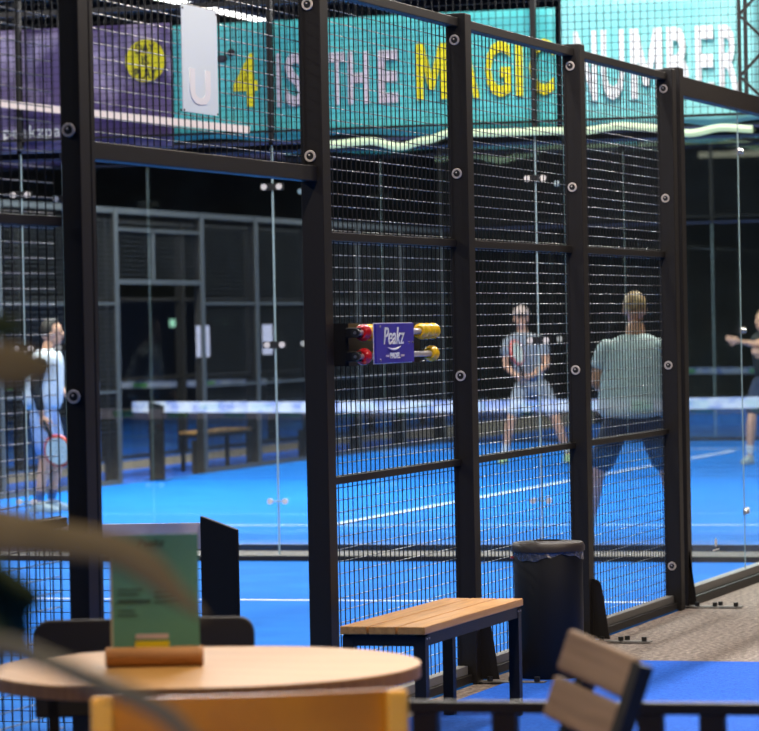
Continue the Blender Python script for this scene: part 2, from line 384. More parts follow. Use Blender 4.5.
for s, x0, x1, z0, z1, mm in [('4', -4.02, -3.84, 3.15, 3.52, 'yellow'), ('I', -3.70, -3.665, 3.14, 3.51, 'palepink'), ('S', -3.64, -3.49, 3.14, 3.51, 'palepink'),
        ('T', -3.32, -3.20, 3.14, 3.5, 'palepink'), ('H', -3.18, -3.03, 3.14, 3.5, 'palepink'), ('E', -2.96, -2.82, 3.14, 3.5, 'palepink'),
        ('M', -2.69, -2.47, 3.15, 3.53, 'yellow'), ('A', -2.44, -2.24, 3.15, 3.53, 'yellow'), ('G', -2.20, -2.02, 3.15, 3.53, 'yellow'),
        ('I', -1.985, -1.935, 3.15, 3.53, 'yellow'), ('C', -1.89, -1.72, 3.15, 3.53, 'yellow'),
        ('N', -1.58, -1.42, 3.10, 3.57, 'white'), ('U', -1.39, -1.23, 3.10, 3.57, 'white'), ('M', -1.19, -.97, 3.10, 3.57, 'white'),
        ('B', -.94, -.79, 3.10, 3.57, 'white'), ('E', -.745, -.62, 3.10, 3.57, 'white'), ('R', -.585, -.44, 3.10, 3.57, 'white')]:
    par = b2 if mm == 'white' else bt
    if s == 'M': letter_m(x0 + .01, x1 + .01, z0, z1, M[mm], par)
    else: text('letter', s, M[mm], par, (x0 + .01, yt, z0), x1 - x0, z1 - z0, off=.028)
MB().ball((-4.09, yt, 3.49), .035, (1.2, .15, .8), 14).build('splotch', M['ink'], bt); MB().ball((-4.02, yt, 3.53), .03, (1, .15, .9), 14).build('splotch', M['ink'], bt)
bp = thing('banner', 'purple banner with a yellow round badge, left of the teal one', 'banner')
cloth(-7.4, -4.47, 2.91, 3.76, YB, 'banner_cloth', M['purple'], bp)
MB().cyl((-4.66, yt + .006, 3.50), (-4.66, yt - .002, 3.50), .148, seg=48).build('badge', M['yellow'], bp)
for s, z, w, h in (('DAY', 3.55, .14, .07), ('IS', 3.47, .05, .06), ('PLAY', 3.375, .17, .075)):
    text('letter', s, M['ink'], bp, (-4.66 - w / 2, yt - .006, z), w, h, off=.0).name = 'badge_lettering'
text('letter', 'peakzpadel', M['white'], bp, (-5.75, yt, 2.965), .60, .115, off=.01)

# glowing wavy tube added for the reflected lamp light under the banner's hem
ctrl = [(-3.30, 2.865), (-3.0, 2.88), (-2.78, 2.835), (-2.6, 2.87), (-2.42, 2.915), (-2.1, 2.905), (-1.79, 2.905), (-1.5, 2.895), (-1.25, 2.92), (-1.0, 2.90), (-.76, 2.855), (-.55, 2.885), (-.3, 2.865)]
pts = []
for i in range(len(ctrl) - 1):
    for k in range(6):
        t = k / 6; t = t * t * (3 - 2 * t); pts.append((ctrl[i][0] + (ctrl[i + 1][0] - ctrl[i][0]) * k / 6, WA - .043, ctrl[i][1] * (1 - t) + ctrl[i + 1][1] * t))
tag(MB().tube(pts, .026, 8).build('glow_band', M['glowband'], smooth=True), 'pale green glowing wavy band of reflected light below the teal banner', 'reflection')
# glowing bar added in place of the lamp sheen on the purple banner
wl = thing('sheen_strip', 'thin warm glowing bar added as the light sheen on the purple banner', 'reflection', (0, 0, 0))
MB().bar((-5.95, WA - .09, 3.265), (-3.86, WA - .09, 2.985), .05, .05).build('diffuser_or_glow', M['warmsheen'], wl)
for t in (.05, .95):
    MB().cyl((-5.95 + 2.09 * t, WA - .09, 3.265 - .28 * t), (-5.95 + 2.09 * t, WA - .02, 3.98), .002, seg=6).build('added_cord', M['bolt'], wl)

# lattice truss column beside the banner
tr = thing('lattice_column', 'black lattice column hanging before the right end of the teal banners', 'column', (-.365, WA - .30, 0))
for a, b in ((0, 0), (.2, 0), (0, .2), (.2, .2)):
    MB().bx(a - .011, a + .011, b - .011, b + .011, 3.0, 6).build('chord', M['steel'], tr)
for i in range(15):
    z = 3.0 + .2 * i; s = i % 2
    MB().bar((0 if s else .2, 0, z), (.2 if s else 0, 0, z + .2), .018, .018, (0, 1, 0)).build('brace', M['steel'], tr)

MB().bx(-.01, .21, .17, .45, 3.97, 3.99).build('wall_bracket', M['steel'], tr)
MB().bx(-.009, .009, -.009, .009, 6, HZ).build('hanger', M['steel'], tr); MB().bx(.191, .209, -.009, .009, 6, HZ).build('hanger', M['steel'], tr)
# ------------------------------------------------------------------ nets
def net(y, x0, x1, ztop, label, tm, tape_h, n_green, sag=.0, posts=None, cell=.045, rr=.0014, gx=None):
    t = thing('padel_net', label, 'net', (0, y, 0)); nx = 60
    def zt(x): return ztop - sag * (1 - ((2 * (x - x0) / (x1 - x0)) - 1) ** 2)
    mb = MB(); pts = [x0 + (x1 - x0) * i / nx for i in range(nx + 1)]
    for a, b in zip(pts, pts[1:]):
        mb.prism([(a, -.008, zt(a) - tape_h), (b, -.008, zt(b) - tape_h), (b, -.008, zt(b)), (a, -.008, zt(a))], (0, .016, 0))
    mb.build('tape', tm, t)
    for i in range(n_green):
        g = x0 + .35 + (x1 - x0 - .5) * i / n_green
        for q in (-.013, .009): MB().bx(g, g + .22, q, q + .004, zt(g) - tape_h * .85, zt(g) - tape_h * .2).build('tape_logo', M['green'], t)
    mb = MB(); n = int((x1 - x0) / cell)
    for i in range(n + 1):
        x = x0 + (x1 - x0) * i / n; mb.bx(x - rr, x + rr, -rr, rr, .03, zt(x) - tape_h)
    k = int(ztop / cell)
    for j in range(k):
        z = .03 + j * cell
        if z < ztop - sag - tape_h: mb.bx(x0, x1, -rr, rr, z - rr, z + rr)
    mb.build('net_mesh', M['net'], t)
    for px, w, h in posts or ():
        MB().prism([(px - w / 2, -.04, .01), (px + w / 2, -.04, .01), (px + w / 2, -.04, h - .055), (px - w / 2, -.04, h)], (0, .03, 0)).build('net_post', M['netpost'], t, bevel=.004)
        MB().bx(px - w / 2 - .05, px + w / 2 + .05, -.09, .1, .008, .016).build('foot_plate', M['netpost'], t)
    return t
nA = net(0.05, -9.3, -.55, .845, 'nearest net with pink tape and green logos, behind the doorway', M['tapepink'], .105, 14, .03, [(-.475, .155, .875), (-9.2, .155, .875)], gx=1)
text('tape_lettering', '.COM', M['ink'], nA, (-1.35, -.012, .755), .20, .05, depth=.002, off=.02)
net(NB, -9.68, -.4, .855, 'white taped net between the players on the far court', M['tapewhite'], .115, 0, .035, [(-9.40, .165, .86), (-.5, .155, .87)])
net(40, -9.4, -.4, .88, 'dim net on the court farthest away', M['tapewhite'], .09, 8, .03, [(-9.3, .155, .9), (-.5, .155, .9)], cell=.12, rr=.002)

net(34.5, -21.5, -12.6, .88, 'dim net on the court at the far left', M['tapewhite'], .09, 8, .03, [(-21.4, .155, .9), (-12.7, .155, .9)], cell=.12, rr=.002)
# ------------------------------------------------------------------ far court side fence (left)
lf = thing('court_fence', 'grey framed mesh fence on the left side of the far court', 'fence', (LX, 0, 0))
FM = M['farframe']
ys = [12.0, 14, 16, 18, 20.95, 23.45, 25.2, 27.0, 28.9, 30.7, 32.5]
for y in ys:
    MB().bx(-.06, 0.02, y, y + .10, 0, 2.9).build('post', M['steel'], lf)
    MB().bx(.022, .032, y, y + .10, 0, 2.9).build('post_strip', FM, lf)
    MB().bx(-.09, -.06, y - .1, y + .2, .01, .38).build('buttress_fin', M['steel'], lf)
for a, b in zip(ys, ys[1:]):
    door = (a == 20.95)
    MB().bx(-.03, .02, a + .1, b, 2.84, 2.9).build('rail', FM, lf)
    if door:
        MB().bx(-.03, .02, a + .1, b, 2.10, 2.15).build('rail', FM, lf); MB().bx(-.03, .02, a + .1, b, 2.66, 2.69).build('rail', FM, lf)
        MB().bx(-.03, .02, 22.05, 22.1, 2.15, 2.69).build('rail', FM, lf)
        z0 = 2.15
    else:
        MB().bx(-.03, .02, a + .1, b, 0, .06).build('rail', FM, lf); MB().bx(-.02, .02, a + .1, b, 1.88, 1.91).build('rail', FM, lf); MB().bx(-.02, .02, a + .1, b, .96, .99).build('rail', FM, lf)
        z0 = .06
    mb = MB(); n = int((b - a - .1) / .05)
    for i in range(n): yy = a + .1 + .05 * i; mb.bx(-.002, .002, yy - .002, yy + .002, z0, 2.84)
    mb.build('wire_mesh', M['wire'], lf); mb = MB()
    for i in range(int((2.84 - z0) / .05)): zz = z0 + .05 * i; mb.bx(.002, .006, a + .1, b, zz - .0018, zz + .0018)
    mb.build('cross_wires', M['farframe'], lf)
# sheets hung on that fence
for i, (y, z, h, w, l) in enumerate([(23.32, 1.30, .35, .40, 'pale notice sheet on the far side fence, beside its doorway'), (25.45, 1.30, .35, .34, 'second pale notice sheet on the far side fence, farther from its doorway')]):
    tag(MB().bx(LX + .006, LX + .010, y, y + w, z, z + h).build('notice_sheet', M['palepink']), l, 'sheet of paper')
# another dim cage beyond
cg = thing('court_fence', 'dim mesh fence of the court on the far left', 'fence', (-12.2, 0, 0))
for i in range(15):
    y = 14 + 2.6 * i
    MB().bx(-.05, .05, y, y + .1, 0, 3).build('post', M['steel'], cg)
for z in (.03, 1, 2, 2.97): MB().bx(-.02, .02, 14, 50.5, z - .02, z + .02).build('rail', M['steel'], cg)
# right side of the far court
rf = thing('court_fence', 'glass and mesh fence on the right side of the far court', 'fence', (0, 0, 0))
for y in (10.9, 12.9, 14.9, 17, 19, 21, 23, 25, 27, 29, 31, 32.5): MB().bx(-.07, 0, y, y + .1, 0, 3).build('post', M['steel'], rf)
for z in (.03, 1, 2, 2.97): MB().bx(-.05, -.02, 11, 32.5, z - .02, z + .02).build('rail', M['steel'], rf)
struct('wall_panel', MB().bx(-23.0, -22.9, 12, 58, 0, 2.2), M['navy'])
# exit sign on the left wall
ex = thing('exit_sign', 'small glowing green exit sign on the dark wall far left', 'sign')
ex.location = (-19.6, 47.9, 1.62)
MB().bx(.05, .27, 0, .05, .03, .17).build('lamp_box', M['exit'], ex)
MB().prism([(.17, -.004, .06), (.24, -.004, .10), (.17, -.004, .14)], (0, .003, 0)).build('arrow', M['ink'], ex)
MB().bx(.14, .18, .01, .04, -1.62, .03).build('pole', M['steel'], ex)
MB().bx(.02, .32, -.1, .15, -1.62, -1.6).build('foot', M['steel'], ex)

# bench beside the far fence
def bench(name, label, x0, x1, y0, y1, h, end=True, slats=3):
    t = thing(name, label, 'bench', ((x0 + x1) / 2, (y0 + y1) / 2, 0)); W, L = (x1 - x0), (y1 - y0); sw = W / slats
    for i in range(slats):
        s = MB().bx(-W / 2 + i * sw + .004, -W / 2 + (i + 1) * sw - .004, -L / 2, L / 2, h - .03, h).build('slat', M['bench'], t, bevel=.003)
    MB().bx(-W / 2 + .01, -W / 2 + .045, -L / 2 + .02, L / 2 - .02, h - .075, h - .031).build('frame_rail', M['steel'], t)
    MB().bx(W / 2 - .045, W / 2 - .01, -L / 2 + .02, L / 2 - .02, h - .075, h - .031).build('frame_rail', M['steel'], t)
    for s in (-1, 1):
        MB().bx(-W / 2 + .01, W / 2 - .01, s * (L / 2 - .04) - .02, s * (L / 2 - .04) + .02, h - .075, h - .031).build('frame_rail', M['steel'], t)
        for q in (-1, 1):
            MB().bx(q * (W / 2 - .03) - .022, q * (W / 2 - .03) + .022, s * (L / 2 - .04) - .022, s * (L / 2 - .04) + .022, .008, h - .04).build('leg', M['steel'], t)
    for s in (-1, 1):
        for dy in (-.01, .02): MB().cyl((W / 2 - .012, s * (L / 2 - .05) + dy, h - .048), (W / 2 - .006, s * (L / 2 - .05) + dy, h - .048), .004, seg=8).build('screw', M['zinc'], t)
    return t
bench('bench', 'slatted wooden bench with black metal legs beside the near fence', .222, .567, -.56, .80, .488)
bench('bench', 'wooden bench with dark legs far away on the blue carpet, behind the net', -10.02, -9.70, 23.95, 25.45, .46)

# ------------------------------------------------------------------ litter bin
bn = thing('litter_bin', 'tall round black litter bin beside the bench, bag showing under its lid', 'litter bin', (.25, 2.33, .008))
MB().lathe([(0, 0), (.150, 0), (.156, .01), (.158, .56), (.152, .57), (0, .57)]).build('body', M['binbody'], bn, smooth=True)
MB().lathe([(.159, .575), (.168, .575), (.168, .598), (.160, .612), (.156, .615), (.07, .622), (.066, .60), (.07, .58), (.159, .578)]).build('lid', M['binrim'], bn, smooth=True)
bm_ = MB(); n = 72; up_, lo_ = [], []
for i in range(n):
    a = 2 * PI * i / n; rr = .162 + .0015 * math.sin(i * 1.9) + .001 * math.sin(i * .7)
    up_.append(bm_.bm.verts.new((.160 * math.cos(a), .160 * math.sin(a), .578)))
    lo_.append(bm_.bm.verts.new((rr * math.cos(a), rr * math.sin(a), .548 - .014 * math.sin(a * 3 + 1) - .004 * math.sin(i * 1.1))))
for i in range(n): bm_.bm.faces.new((up_[i], up_[(i + 1) % n], lo_[(i + 1) % n], lo_[i]))
bg = bm_.build('bin_bag', M['bag'], bn, smooth=False)
s_ = bg.modifiers.new('thick', 'SOLIDIFY'); s_.thickness = .0012
MB().ball((-.152, -.052, .545), .014, (1, 1, .5), 10).build('red_print', M['bagred'], bg)

# ------------------------------------------------------------------ bead scoreboard
sb = thing('bead_scoreboard', 'blue scoreboard with red and yellow counting beads hung on the mesh', 'scoreboard', (0, .08, -.01))
XR = .10
for y in (-.0, 1.10):
    for zb in (1.607, 1.512): MB().bx(.045, XR + .01, y * .87 + .03, y * .87 + .04, zb - .02, zb + .02).build('bracket', M['wire'], sb, bevel=.004)
MB().bx(-.045, .05, .05, 1.0, 1.475, 1.645).build('back_plate', M['wire'], sb)
for z in (1.607, 1.512):
    rd = MB().cyl((XR, .0, z), (XR, 1.04, z), .0125).build('rod', M['alu'], sb, smooth=True)
    MB().cyl((XR, -.015, z), (XR, .005, z), .017).build('end_cap', M['bolt'], rd, smooth=True)
    MB().cyl((XR, -.019, z), (XR, -.014, z), .006).build('screw', M['zinc'], rd)
def bead(y, z, m):
    MB().lathe([(.0125, -.03), (.022, -.031), (.031, -.02), (.035, 0), (.031, .02), (.022, .031), (.0125, .03)], seg=28).build('bead', M[m], sb, smooth=True).matrix_local = \
        Matrix.Translation((XR, y, z)) @ Matrix.Rotation(PI / 2, 4, 'X')
bead(.09, 1.607, 'red')
bead(.09, 1.512, 'red')
for y in (.157, .222, .287): bead(y, 1.607, 'bead')
for y in (.3, .365, .43): bead(y, 1.512, 'bead')
for y in (.86, .94, 1.02): bead(y, 1.607, 'bead')
bead(1.0, 1.512, 'bead')
bd = MB().bx(XR + .04, XR + .05, .10, .60, 1.483, 1.642).build('board', M['scoreblue'], sb, bevel=.002)
MB().bx(XR + .038, XR + .0405, .097, .603, 1.480, 1.645).build('board_backing', M['white'], bd)
xb = XR + .052
text('lettering', 'Peakz', M['white'], bd, (xb, .19, 1.557), .27, .070, (0, 1, 0), (0, .12, 1), .003, .004, .2)
MB().tube([(xb, .245 + .17 * i / 14, 1.545 - .010 * math.sin(PI * i / 14) + .004 * i / 14) for i in range(15)], [.001 + .004 * math.sin(PI * i / 14) for i in range(15)], 6).build('underline', M['white'], bd)
text('lettering', 'PADEL', M['white'], bd, (xb, .275, 1.500), .13, .024, (0, 1, 0), (0, 0, 1), .002, .04)
MB().bx(xb - .001, xb + .001, .22, .26, 1.507, 1.515).build('print_mark', M['palepink'], bd)
MB().bx(xb - .001, xb + .001, .415, .46, 1.507, 1.515).build('print_mark', M['palepink'], bd)
for y, z in ((.15, 1.63), (.15, 1.495), (.53, 1.563), (.58, 1.563)):
    MB().cyl((xb - .002, y, z), (xb + .002, y, z), .0045, seg=10).build('screw', M['zinc'], bd)

# marks on the near court's glass
gm = thing('glass_sticker', 'small pale flame shaped sticker low on the near fence glass', 'sticker')
MB().ball((-.048, 7.1, .31), .02, (.06, 1.6, 1.3), 12).build('flame', M['paperU'], gm); MB().bx(-.049, -.047, 7.02, 7.18, .265, .272).build('stroke', M['paperU'], gm)

# ------------------------------------------------------------------ seating area
# round table
TX, TY = 1.245, -4.63
tb = thing('round_table', 'round plywood table in the foreground with a menu card on it', 'table', (TX, TY, .008))
R = .562
MB().cyl((0, 0, .704), (0, 0, .738), R, seg=96).build('tabletop', M['plyedge'], tb, bevel=.002)
MB().cyl((0, 0, .738), (0, 0, .7405), R - .002, seg=96).build('top_veneer', M['ply'], tb)
MB().cyl((0, 0, .02), (0, 0, .712), .035).build('pedestal', M['steel'], tb, smooth=True)
MB().lathe([(0, .0), (.25, .0), (.25, .012), (.05, .03), (0, .03)]).build('base', M['steel'], tb, smooth=True)
# menu card in a wooden block
cx, cy = 1.118, -4.66
mc = thing('menu_card', 'green menu card standing in a round wooden block on the table', 'menu card', (cx, cy, .7485), FACE)
MB().cyl((-.13, 0, .026), (.125, 0, .026), .026, seg=28).build('block', M['log'], mc, smooth=True, bevel=.004)
cdz = MB().bx(-.112, .116, -.002, .002, .035, .345).build('card', M['card'], mc)
MB().bx(-.115, -.109, -.003, .003, .035, .345).build('acrylic_edge', M['cardedge'], cdz)
text('print', 'Peakz', M['cardink'], cdz, (-.04, -.0035, .315), .07, .018, off=.02, depth=.001, shear=.2)
MB().bx(-.095, -.01, -.0035, -.0025, .167, .175).build('print_bar', M['cardink'], cdz)
MB().bx(-.05, .035, -.0035, -.0025, .073, .085).build('print_bar', M['palepink'], cdz)
MB().bx(-.052, .037, -.0035, -.0025, .052, .067).build('print_bar', M['yellow'], cdz)
for i, (a, b) in enumerate([(-.095, -.03), (-.095, -.04), (.0, .06), (0, .05), (0, .065), (-.095, -.05), (-.095, -.045)]):
    z = (.20, .188, .19, .178, .166, .145, .133)[i]
    MB().bx(a, b, -.003, -.0022, z, z + .003).build('print_line', M['cardink'], cdz)

# mustard armchair in front
ym = thing('mustard_chair', 'wide mustard coloured chair in front of the round table', 'chair', (2.04, -6.45, .008), .42)
for s in (-1, 1):
    MB().bar((s * .302, .0, .0), (s * .302, -.02, .874), .045, .035, (0, 1, 0)).build('back_post', M['mustardend'], ym, bevel=.008)
    MB().bar((s * .28, .35, .0), (s * .28, .33, .44), .04, .04, (0, 1, 0)).build('leg', M['mustard'], ym, bevel=.006)
mb = MB(); pr = []
for i in range(17):
    a = -1 + 2 * i / 16; pr.append((a * .282, -.035 + .035 * a * a))
for (a, ya), (b, yb_) in zip(pr, pr[1:]):
    mb.prism([(a, ya, .56), (b, yb_, .56), (b, yb_ - .005, .872), (a, ya - .005, .872)], (0, .022, 0))
mb.build('backrest', M['mustard'], ym)
MB().bx(-.29, .29, -.01, .36, .42, .45).build('seat', M['mustard'], ym, bevel=.01)

# dark chair behind the table
dk = thing('dark_chair', 'dark brown wide chair behind the round table, only its back top showing', 'chair', (.80, -3.95, .035), FACE + .03)
mb = MB(); W = .312; pts = []
for a in range(0, 91, 15): pts.append((W - .045 + .045 * math.sin(math.radians(a)), 0, .775 - .045 + .045 * math.cos(math.radians(a))))
pts = [(-p[0], 0, p[2]) for p in reversed(pts)] + pts
mb.prism([(W, 0, .5)] + [(-W, 0, .5)] + pts, (0, .03, 0)).build('backrest', M['dark_uph'], dk, bevel=.006)
MB().bx(-.29, .29, -.38, 0.0, .42, .46).build('seat', M['dark_uph'], dk, bevel=.015)
for s in (-1, 1):
    MB().bar((s * .26, .015, 0), (s * .26, .015, .55), .03, .03, (0, 1, 0)).build('leg', M['steel'], dk)
    MB().bar((s * .26, -.35, 0), (s * .26, -.34, .43), .03, .03, (0, 1, 0)).build('leg', M['steel'], dk)

# low railing in front
ra = thing('low_railing', 'low black metal railing in the foreground, lower right', 'railing', (0, 0, .008))
A, B = Vector((1.93, -5.44, .735)), Vector((3.6, -5.33, .735))
MB().bar(A, B, .03, .028).build('top_rail', M['steel'], ra, bevel=.003)
for t in (.10, .212, .415, .50, .72, .93):
    p = A.lerp(B, t); MB().bar((p.x, p.y, 0), (p.x, p.y, .72), .058, .03, (0, 1, 0)).build('upright', M['steel'], ra)
MB().bar((A.x, A.y, .12), (B.x, B.y, .12), .03, .028).build('bottom_rail', M['steel'], ra)

# tilted slatted chair
sl = thing('slatted_chair', 'small chair with two taupe wooden back slats, tipped against the railing', 'chair', (2.67, -5.9, .0))
def SP(a, b, c): return (a, b, c)
W = .315
for z0, z1 in ((.732, .824), (.627, .719)):
    MB().bx(-W / 2, W / 2 - .03, -.012, .012, z0, z1).build('slat', M['slat'], sl, bevel=.008)
for s in (-1, 1):
    px_ = W / 2 - .012 if s > 0 else -W / 2 + .07
    MB().bar((px_, .0 if s > 0 else .026, -.12), (px_, .0 if s > 0 else .026, .815 if s > 0 else .79), .034, .034, (0, 1, 0)).build('back_post', M['steel'], sl)
    MB().bar((s * .12, -.36, -.12), (s * .12, -.33, .44), .025, .025, (0, 1, 0)).build('leg', M['steel'], sl)
for i in range(4): MB().bx(-W / 2, W / 2 - .02, -.38 + i * .095, -.30 + i * .095, .43, .45).build('seat_slat', M['slat'], sl, bevel=.004)
# turned 62 degrees from the viewer, then tipped sideways 18 degrees
fh = Vector((math.sin(yaw), math.cos(yaw), 0))
sl.matrix_world = Matrix.Translation((2.417, -6.007, .155)) @ Matrix.Rotation(math.radians(18.5), 4, fh) @ Matrix.Rotation(FACE - math.radians(62), 4, 'Z')

# potted plant with strap leaves close to the camera
pc = Vector((2.90, -9.62, .008))
pp = thing('potted_plant', 'tall plant with long drooping leaves, blurred at the left edge', 'plant', pc)
MB().lathe([(0, 0), (.13, 0), (.17, .32), (.18, .34), (.165, .34), (.155, .30), (0, .30)]).build('pot', M['pot'], pp, smooth=True)
MB().lathe([(0, .31), (.155, .302)]).build('soil', M['soil'], pp)
MB().tube([(0, 0, .28), (.015, .01, .7), (-.01, 0, 1.1), (.0, .0, 1.45)], [.02, .017, .014, .009]).build('stem', M['leafgrey'], pp, smooth=True)
for nm, m_, nodes, flat, upv in (
    ('leaf', 'leaf', [((-0.0792, -0.0807, 1.5270), .004), ((-0.0498, -0.0179, 1.5739), .016), ((-0.0175, 0.0455, 1.5858), .021), ((0.0254, 0.0595, 1.5827), .019), ((0.0490, 0.0672, 1.5799), .010), ((0.0619, 0.0714, 1.5785), .002)], .2, None),
    ('leaf', 'leafdark', [((-0.1262, 0.0089, 1.5020), .004), ((-0.1142, 0.1193, 1.6022), .014), ((-0.1006, 0.2293, 1.6267), .014), ((-0.0667, 0.2404, 1.6284), .010), ((-0.0533, 0.2447, 1.6234), .002)], .2, None),
    ('leaf', 'leaf', [((-0.0835, -0.0840, 1.3728), .004), ((0.0013, -0.1084, 1.4074), .022), ((0.0840, -0.1339, 1.4079), .021), ((0.1451, -0.1140, 1.3970), .015), ((0.1960, -0.0975, 1.3874), .014), ((0.2315, -0.0861, 1.3684), .014), ((0.2566, -0.0782, 1.3432), .010), ((0.2768, -0.0718, 1.3235), .006), ((0.2929, -0.0667, 1.3103), .001)], .25, None),
    ('leaf', 'leafdark', [((-0.0848, -0.0855, 1.2846), .004), ((-0.0215, -0.0644, 1.3164), .036), ((0.0308, -0.0473, 1.3110), .052), ((0.0538, -0.0398, 1.3083), .034), ((0.0663, -0.0359, 1.2971), .022), ((0.0746, -0.0331, 1.2969), .002)], .2, None),
    ('leaf', 'leafgrey', [((-0.0404, -0.1764, 1.2718), .004), ((0.0839, -0.2406, 1.2920), .012), ((0.1542, -0.2702, 1.2955), .010), ((0.2132, -0.3036, 1.2850), .008), ((0.2564, -0.2897, 1.2637), .009), ((0.2997, -0.2758, 1.2446), .008), ((0.3284, -0.2666, 1.2257), .008), ((0.3569, -0.2576, 1.1925), .006), ((0.3711, -0.2533, 1.1668), .001)], .3, None)):
    pts = [Vector(a) for a, b in nodes]; rad = [b for a, b in nodes]
    # refine
    P_, R_ = [], []
    for i in range(len(pts) - 1):
        for k in range(4):
            t = k / 4; p0 = pts[max(i - 1, 0)]; p1 = pts[i]; p2 = pts[i + 1]; p3 = pts[min(i + 2, len(pts) - 1)]
            P_.append(.5 * ((2 * p1) + (p2 - p0) * t + (2 * p0 - 5 * p1 + 4 * p2 - p3) * t * t + (3 * p1 - p0 - 3 * p2 + p3) * t ** 3))
            R_.append(rad[i] * (1 - t) + rad[i + 1] * t)
    P_.append(pts[-1]); R_.append(rad[-1]); R_ = [q * 1.3 for q in R_]
    P_ = [Vector((0, 0, max(.6, min(1.42, P_[0].z - .12))))] + P_; R_ = [.005] + R_
    MB().tube(P_, R_, 10, flat, f).build(nm, M[m_], pp, smooth=True)

# ------------------------------------------------------------------ people
def skin_mesh(name, verts, edges, root=0, sub=2):
    me = bpy.data.meshes.new(name); me.from_pydata([v[:3] for v in verts], edges, [])
    o = bpy.data.objects.new(name, me); C.objects.link(o)
    o.modifiers.new('skin', 'SKIN').use_smooth_shade = True
    for i, v in enumerate(verts):
        sv = me.skin_vertices[0].data[i]; rx, ry = (v[3], v[3]) if len(v) == 4 else (v[3], v[4])
        sv.radius = (rx, ry); sv.use_root = (i == root)
    s = o.modifiers.new('sub', 'SUBSURF'); s.levels = sub; s.render_levels = sub
    dg = bpy.context.evaluated_depsgraph_get(); em = bpy.data.meshes.new_from_object(o.evaluated_get(dg))
    bpy.data.objects.remove(o); bpy.data.meshes.remove(me)
    return em
def chain_part(name, chains, m, parent):
    """several skinned chains merged into one mesh, chain = [(x,y,z,r), ...]"""
    bm = bmesh.new()
    for ch in chains:
        em = skin_mesh('t', ch, [(i, i + 1) for i in range(len(ch) - 1)]); bm.from_mesh(em); bpy.data.meshes.remove(em)
    me = bpy.data.meshes.new(name); bm.to_mesh(me); bm.free(); me.materials.append(m)
    for p in me.polygons: p.use_smooth = True
    o = bpy.data.objects.new(name, me); C.objects.link(o); o.parent = parent
    return o
def lerp(a, b, t): return tuple(a[i] + (b[i] - a[i]) * t for i in range(3))
def ring_solid(name, rings, m, parent, close=True):
    """garment: rings = [(cx,cy,cz,rx,ry)], rings joined into a closed smooth body"""
    mb = MB(); n = 24; rr = []
    for cx_, cy_, cz_, rx, ry in rings:
        rr.append([mb.bm.verts.new((cx_ + rx * math.cos(2 * PI * k / n), cy_ + ry * math.sin(2 * PI * k / n), cz_ + .0 )) for k in range(n)])
    for a, b in zip(rr, rr[1:]):
        for i in range(n): mb.bm.faces.new((a[i], a[(i + 1) % n], b[(i + 1) % n], b[i]))
    if close: mb.bm.faces.new(list(reversed(rr[0]))); mb.bm.faces.new(rr[-1])
    o = mb.build(name, m, parent, smooth=True); o.modifiers.remove(o.modifiers['split']); s = o.modifiers.new('sub', 'SUBSURF'); s.levels = s.render_levels = 1
    return o

